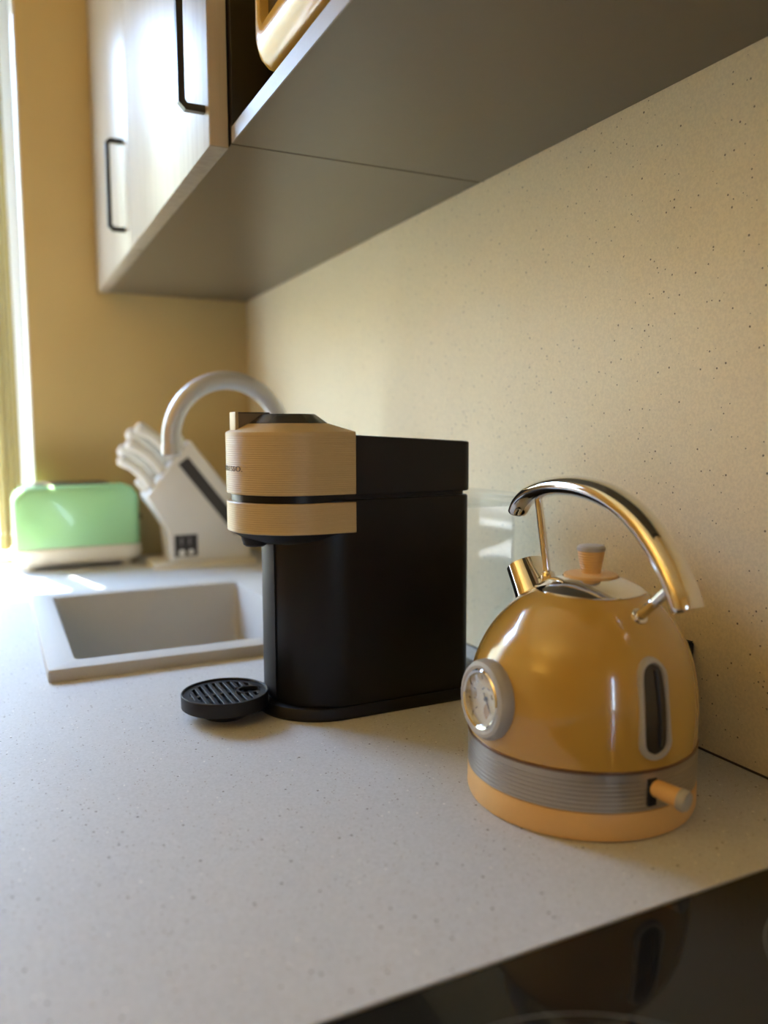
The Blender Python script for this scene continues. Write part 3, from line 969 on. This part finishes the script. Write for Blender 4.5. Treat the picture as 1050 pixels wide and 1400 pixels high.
# spout
bm = bmesh.new()
sd = Vector((0, 0.62, 0.78)).normalized()
s0 = Vector((KX, 0.560, 0.140)); s1 = Vector((KX, 0.5905, 0.1785))
v_ = Vector((1, 0, 0)); w_ = sd.cross(v_)
rings = [circle(s0, v_, w_, 0.024, 0.019, 32), circle(s0.lerp(s1, 0.5), v_, w_, 0.0205, 0.0165, 32), circle(s1, v_, w_, 0.0185, 0.0150, 32),
         circle(s1, v_, w_, 0.0172, 0.0137, 32), circle(s0.lerp(s1, 0.5), v_, w_, 0.018, 0.014, 32)]
loft(bm, rings, True, True)
obj('spout', bm, M_CHROME, kt, sharp=45)
# dial on the flank facing the room
gz = 0.0905
gc = Vector((KX - dome_r(gz) + 0.004, KY + 0.001, gz))
g_ax = Vector((-1, 0, 0.06)).normalized()
bm = bmesh.new()
lathe(bm, gc, [(0.0300, -0.004), (0.0312, 0.002), (0.0308, 0.0065), (0.0290, 0.0095), (0.0262, 0.0105), (0.0240, 0.0100), (0.0232, 0.0085)], 64, g_ax, cap1=False)
gg = obj('dial_bezel', bm, M_GREYPL, kt)
bm = bmesh.new()
lathe(bm, gc, [(0.0238, 0.0080), (0.0238, 0.0102), (0.0226, 0.0112), (0.0212, 0.0105), (0.0208, 0.0040)], 64, g_ax, cap0=False, cap1=False)
obj('chrome_ring', bm, M_CHROME, gg)
bm = bmesh.new()
lathe(bm, gc, [(0.0212, 0.0020), (0.0212, 0.0040), (0.0, 0.0041)], 48, g_ax, cap1=False)
obj('dial_face', bm, M_DIAL, gg)
gu = Vector((0, -1, 0)); gv = g_ax.cross(gu); gv = gv if gv.z > 0 else -gv
gp = gc + g_ax * 0.0043
for k in range(11):
    a = math.radians(220 - k * 26)
    di = gu * math.cos(a) + gv * math.sin(a)
    bm = bmesh.new()
    tube(bm, [gp + di * 0.0155, gp + di * (0.0185 if k % 2 == 0 else 0.0175)], 0.00035, n=6, up=tuple(g_ax))
    obj('dial_mark', bm, M_INK, gg)
bm = bmesh.new()
di = (gu * math.cos(math.radians(-50)) + gv * math.sin(math.radians(-50)))
tube(bm, [gp + g_ax * 0.0006 - di * 0.005, gp + g_ax * 0.0006, gp + g_ax * 0.0006 + di * 0.0125], [0.0008, 0.0008, 0.0002], 0.0003, n=6, up=tuple(di.cross(g_ax)))
lathe(bm, gp, [(0.0018, 0.0), (0.0018, 0.0012)], 16, g_ax)
obj('needle', bm, M_INK, gg)
for a0 in (25, 75, 125):
    bm = bmesh.new()
    pts = [gp + (gu * math.cos(math.radians(a0 + q)) + gv * math.sin(math.radians(a0 + q))) * (0.0085 + 0.0012 * math.sin(q * 0.5)) for q in (-12, -6, 0, 6, 12)]
    tube(bm, pts, 0.00045, n=6, up=tuple(g_ax))
    obj('dial_print', bm, M_INK, gg)
bm = bmesh.new()
lathe(bm, gc, [(0.0209, 0.0078), (0.0209, 0.0084), (0.012, 0.0094), (0.0, 0.0097)], 48, g_ax)
obj('dial_glass', bm, M_LENS, gg)


# water gauge on the handle side
def slot_outline(hw, z0, z1, n=10):
    out = []
    for c, a0 in ((z1 - hw, 0), (z0 + hw, PI)):
        for k in range(n + 1):
            a = a0 + PI * k / n
            out.append((hw * math.cos(a), c + hw * math.sin(a)))
    return out


def on_dome(u, z, h, base=-PI / 2 - 0.08):
    return dome_pt(base + u / 0.09, z, h)


outs = [(0.0135, 0.0610, 0.1350, -0.002), (0.0135, 0.0610, 0.1350, 0.0012), (0.0122, 0.0622, 0.1338, 0.0034), (0.0100, 0.0645, 0.1315, 0.0036), (0.0090, 0.0655, 0.1305, 0.0020), (0.0088, 0.0657, 0.1303, 0.0003)]
bm = bmesh.new()
loft(bm, [[on_dome(u, z, h) for u, z in slot_outline(hw, a, b)] for hw, a, b, h in outs], False, False)
wg = obj('water_gauge_frame', bm, M_GREYPL, kt)
bm = bmesh.new()
rows = []
for k in range(25):
    z = 0.0656 + (0.1304 - 0.0656) * k / 24
    e = min(z - 0.0655, 0.1305 - z)
    w = 0.0090 if e >= 0.0090 else math.sqrt(max(0.0090 ** 2 - (0.0090 - e) ** 2, 1e-8))
    rows.append([on_dome(w * q / 4, z, 0.0014) for q in range(-4, 5)])
loft(bm, rows, False, False, closed=False)
obj('water_gauge_window', bm, M_SMOKE, wg)
bm = bmesh.new()
tube(bm, [on_dome(0.0028, z, 0.0016) for z in (0.071, 0.08, 0.09, 0.10, 0.11, 0.12, 0.126)], 0.0016, n=8)
obj('gauge_tube', bm, M_BLACK, wg)
# switch lever in the band
sx = KX - 0.004
ysurf = KY - 0.0922
obj('switch_slot', bx(sx - 0.0085, sx - 0.0005, ysurf - 0.0008, ysurf + 0.004, 0.0262, 0.0470, bevel=0.0006, seg=1), M_BLACK2, band)
bm = bmesh.new()
sdir = Vector((0.30, -1, -0.10)).normalized()
s0 = Vector((sx - 0.002, ysurf + 0.002, 0.0395))
lathe(bm, s0, [(0.0062, 0), (0.0066, 0.004), (0.0072, 0.0205)], 28, sdir)
sw = obj('switch_lever', bm, M_PEACH, kt)
bm = bmesh.new()
lathe(bm, s0 + sdir * 0.0206, [(0.0072, 0), (0.0080, 0.0012), (0.0080, 0.0045), (0.0068, 0.0065), (0.0, 0.0072)], 28, sdir)
obj('lever_cap', bm, M_GREYPL, sw)

# ----------------------------------------------------------------------------- black block behind the kettle
t = thing('upright_block', (0.573, 0.56, 0.0), 'slim black upright block between yellow kettle and stone splashback', 'block')
obj('body', bx(0.5600, WX - 0.002, 0.5365, 0.600, 0.0002, 0.1005, bevel=0.002), M_BLACK2, t)
obj('cap', bx(0.5610, WX - 0.003, 0.5375, 0.599, 0.1006, 0.1012), M_BLACK, t)

# ----------------------------------------------------------------------------- toaster
TX0, TX1, TY0, TY1 = 0.030, 0.291, 1.852, 1.980
ts = thing('toaster', ((TX0 + TX1) / 2, (TY0 + TY1) / 2, 0.0), 'mint green toaster with cream base beside the window', 'toaster')
bm = bmesh.new()
loft(bm, [[(p[0], p[1], z) for p in rrect(TX0 - 0.004 + o_, TX1 + 0.004 - o_, TY0 - 0.004 + o_, TY1 - o_, 0.035, 8)] for o_, z in ((0.014, 0.009), (0.003, 0.017), (0.0, 0.028), (0.001, 0.044), (0.005, 0.048))])
obj('base', bm, M_CREAM, ts)
bm = bmesh.new()
poly = rrect(TX0, TX1, 0.0485, 0.183, 0.040, 10)
poly = [(x, z if z > 0.12 else z) for x, z in poly]
# square lower corners, round shoulders
poly = []
for k in range(11):
    a = PI / 2 * k / 10
    poly.append((TX1 - 0.036 + 0.036 * math.cos(a), 0.147 + 0.036 * math.sin(a)))
for k in range(11):
    a = PI / 2 + PI / 2 * k / 10
    poly.append((TX0 + 0.036 + 0.036 * math.cos(a), 0.147 + 0.036 * math.sin(a)))
poly += [(TX0, 0.0485), (TX1, 0.0485)]
cxm, czm = (TX0 + TX1) / 2, 0.11
def shrink(p, d):
    return (cxm + (p[0] - cxm) * (1 - d / 0.13), 0.0485 + (p[1] - 0.0485) * (1 - d / 0.134))
loft(bm, [[(shrink(p, d)[0], y, shrink(p, d)[1]) for p in poly] for d, y in ((0.016, TY0), (0.007, TY0 + 0.004), (0.002, TY0 + 0.011), (0.0, TY0 + 0.020), (0.0, TY1 - 0.020), (0.002, TY1 - 0.011), (0.007, TY1 - 0.004), (0.016, TY1))])
obj('body', bm, M_GREEN, ts, sharp=40)
obj('top_plate', bx(TX0 + 0.045, TX1 - 0.060, TY0 + 0.026, TY1 - 0.026, 0.1825, 0.1865, bevel=0.0015), M_BROWN, ts)
for yy in (TY0 + 0.045, TY1 - 0.045):
    obj('bread_slot', bx(TX0 + 0.055, TX1 - 0.070, yy - 0.011, yy + 0.011, 0.1860, 0.1868), M_INK, ts)
bm = bmesh.new()
box(bm, TX1 + 0.0005, TX1 + 0.012, (TY0 + TY1) / 2 - 0.014, (TY0 + TY1) / 2 + 0.014, 0.096, 0.110, bevel=0.003)
obj('lever', bm, M_BROWN, ts)
for xx in (TX0 + 0.03, TX1 - 0.03):
    for yy in (TY0 + 0.025, TY1 - 0.025):
        obj('foot', lathe(bmesh.new(), (xx, yy, 0.0), [(0.010, 0), (0.011, 0.002), (0.012, 0.012)], 16), M_CREAM, ts)

# ----------------------------------------------------------------------------- knife block and knives
kb = thing('knife_block', (0.42, 1.82, 0.0), 'white slanted knife block with black side stripe beside the toaster', 'knife block')
BY0, BY1 = 1.770, 1.865
obj('base_plate', prism(bmesh.new(), rrect(0.302, 0.530, BY0 - 0.020, BY1 + 0.02, 0.012), 'z', 0.0, 0.0115), M_CREAM, kb)
poly = [(0.340, 0.0118), (0.520, 0.0118), (0.520, 0.108), (0.3885, 0.2800), (0.2905, 0.1570), (0.340, 0.0850)]
bm = prism(bmesh.new(), poly, 'y', BY0, BY1)
bmesh.ops.bevel(bm, geom=bm.edges[:], offset=0.004, segments=2, profile=0.5, affect='EDGES')
obj('block', bm, M_KBLOCK, kb)
ax_ = Vector((-0.103, 0, 0.135)).normalized()        # knives slide out along this
a_ = Vector((0.3720, 0, 0.2350)); b_ = Vector((0.4950, 0, 0.0740))
pr = Vector((ax_.z, 0, -ax_.x)) * 0.0135
q = [(a_ + pr), (b_ + pr), (b_ - pr), (a_ - pr)]
obj('side_stripe', prism(bmesh.new(), [(p.x, p.z) for p in q], 'y', BY0 - 0.0012, BY0 + 0.001), M_INK, kb)
lb = obj('label_plate', bx(0.3485, 0.3985, BY0 - 0.0010, BY0 + 0.001, 0.0240, 0.0720), M_INK, kb)
for xx, zz, r in ((0.3640, 0.0320, 0.0075), (0.3840, 0.0330, 0.0065)):
    obj('label_mark', lathe(bmesh.new(), (xx, BY0 - 0.0010, zz), [(r, 0), (r * 0.95, 0.0004)], 20, (0, -1, 0)), M_WHITE, lb)
for xx in (0.3625, 0.3800):
    obj('label_mark', bx(xx, xx + 0.002, BY0 - 0.0014, BY0 - 0.0010, 0.050, 0.066), M_GREYPL, lb)
f0 = Vector((0.2905, 0, 0.1570)); f1 = Vector((0.3885, 0, 0.2800))
KN = [(0.17, 0.17, 0.090, -4, 'lowest long ivory knife handle in the near row of the block'), (0.42, 0.17, 0.098, 2, 'second long ivory knife handle in the near row of the block'),
      (0.66, 0.17, 0.102, 6, 'third long ivory knife handle in the near row of the block'), (0.30, 0.70, 0.096, -1, 'lower long ivory knife handle in the far row of the block'),
      (0.56, 0.70, 0.104, 5, 'upper long ivory knife handle in the far row of the block')]
for f, fy_, ln, tilt, lab in KN:
    p = f0.lerp(f1, f); p.y = BY0 + (BY1 - BY0) * fy_
    d = (Matrix.Rotation(math.radians(-tilt - 18 * (0.75 - f)), 3, 'Y') @ ax_).normalized()
    k = thing('kitchen_knife', tuple(p), lab, 'knife', 'knives in the white block')
    side = Vector((0, 1, 0)).cross(d)
    bm = bmesh.new()
    pts = [p + d * (0.004 + ln * s) + side * (0.006 * math.sin(s * PI * 1.2)) for s in (0, 0.08, 0.25, 0.45, 0.65, 0.82, 0.93, 1.0)]
    tube(bm, pts, [0.0075, 0.0085, 0.0082, 0.0092, 0.0085, 0.0100, 0.0105, 0.006], [0.0105, 0.0125, 0.0110, 0.0125, 0.0115, 0.0140, 0.0140, 0.008], n=14, up=(0, 1, 0))
    obj('handle', bm, M_HANDLE, k, origin=tuple(p))
    bm = bmesh.new()
    tube(bm, [p + d * 0.004, p - d * 0.0005], [0.006, 0.006], [0.010, 0.010], n=12, up=(0, 1, 0))
    obj('bolster', bm, M_STEEL, k, origin=tuple(p))
for f, fy_, lab in ((0.84, 0.14, 'short ivory knife handle at the top near corner of the block'), (0.92, 0.42, 'short ivory knife handle at the top middle of the block'), (0.90, 0.72, 'short ivory knife handle at the top far corner of the block'),
                    (0.10, 0.45, 'short ivory knife handle at the lowest edge of the block')):
    p = f0.lerp(f1, f); p.y = BY0 + (BY1 - BY0) * fy_
    k = thing('paring_knife', tuple(p), lab, 'knife', 'knives in the white block')
    bm = bmesh.new()
    d = ax_
    pts = [p + d * s for s in (0.003, 0.010, 0.020, 0.028, 0.032)]
    tube(bm, pts, [0.006, 0.0075, 0.0075, 0.0075, 0.004], [0.008, 0.010, 0.0105, 0.010, 0.006], n=14, up=(0, 1, 0))
    obj('handle', bm, M_HANDLE, k, origin=tuple(p))
    bm = bmesh.new()
    tube(bm, [p + d * 0.003, p - d * 0.0005], [0.005, 0.005], [0.007, 0.007], n=12, up=(0, 1, 0))
    obj('bolster', bm, M_STEEL, k, origin=tuple(p))
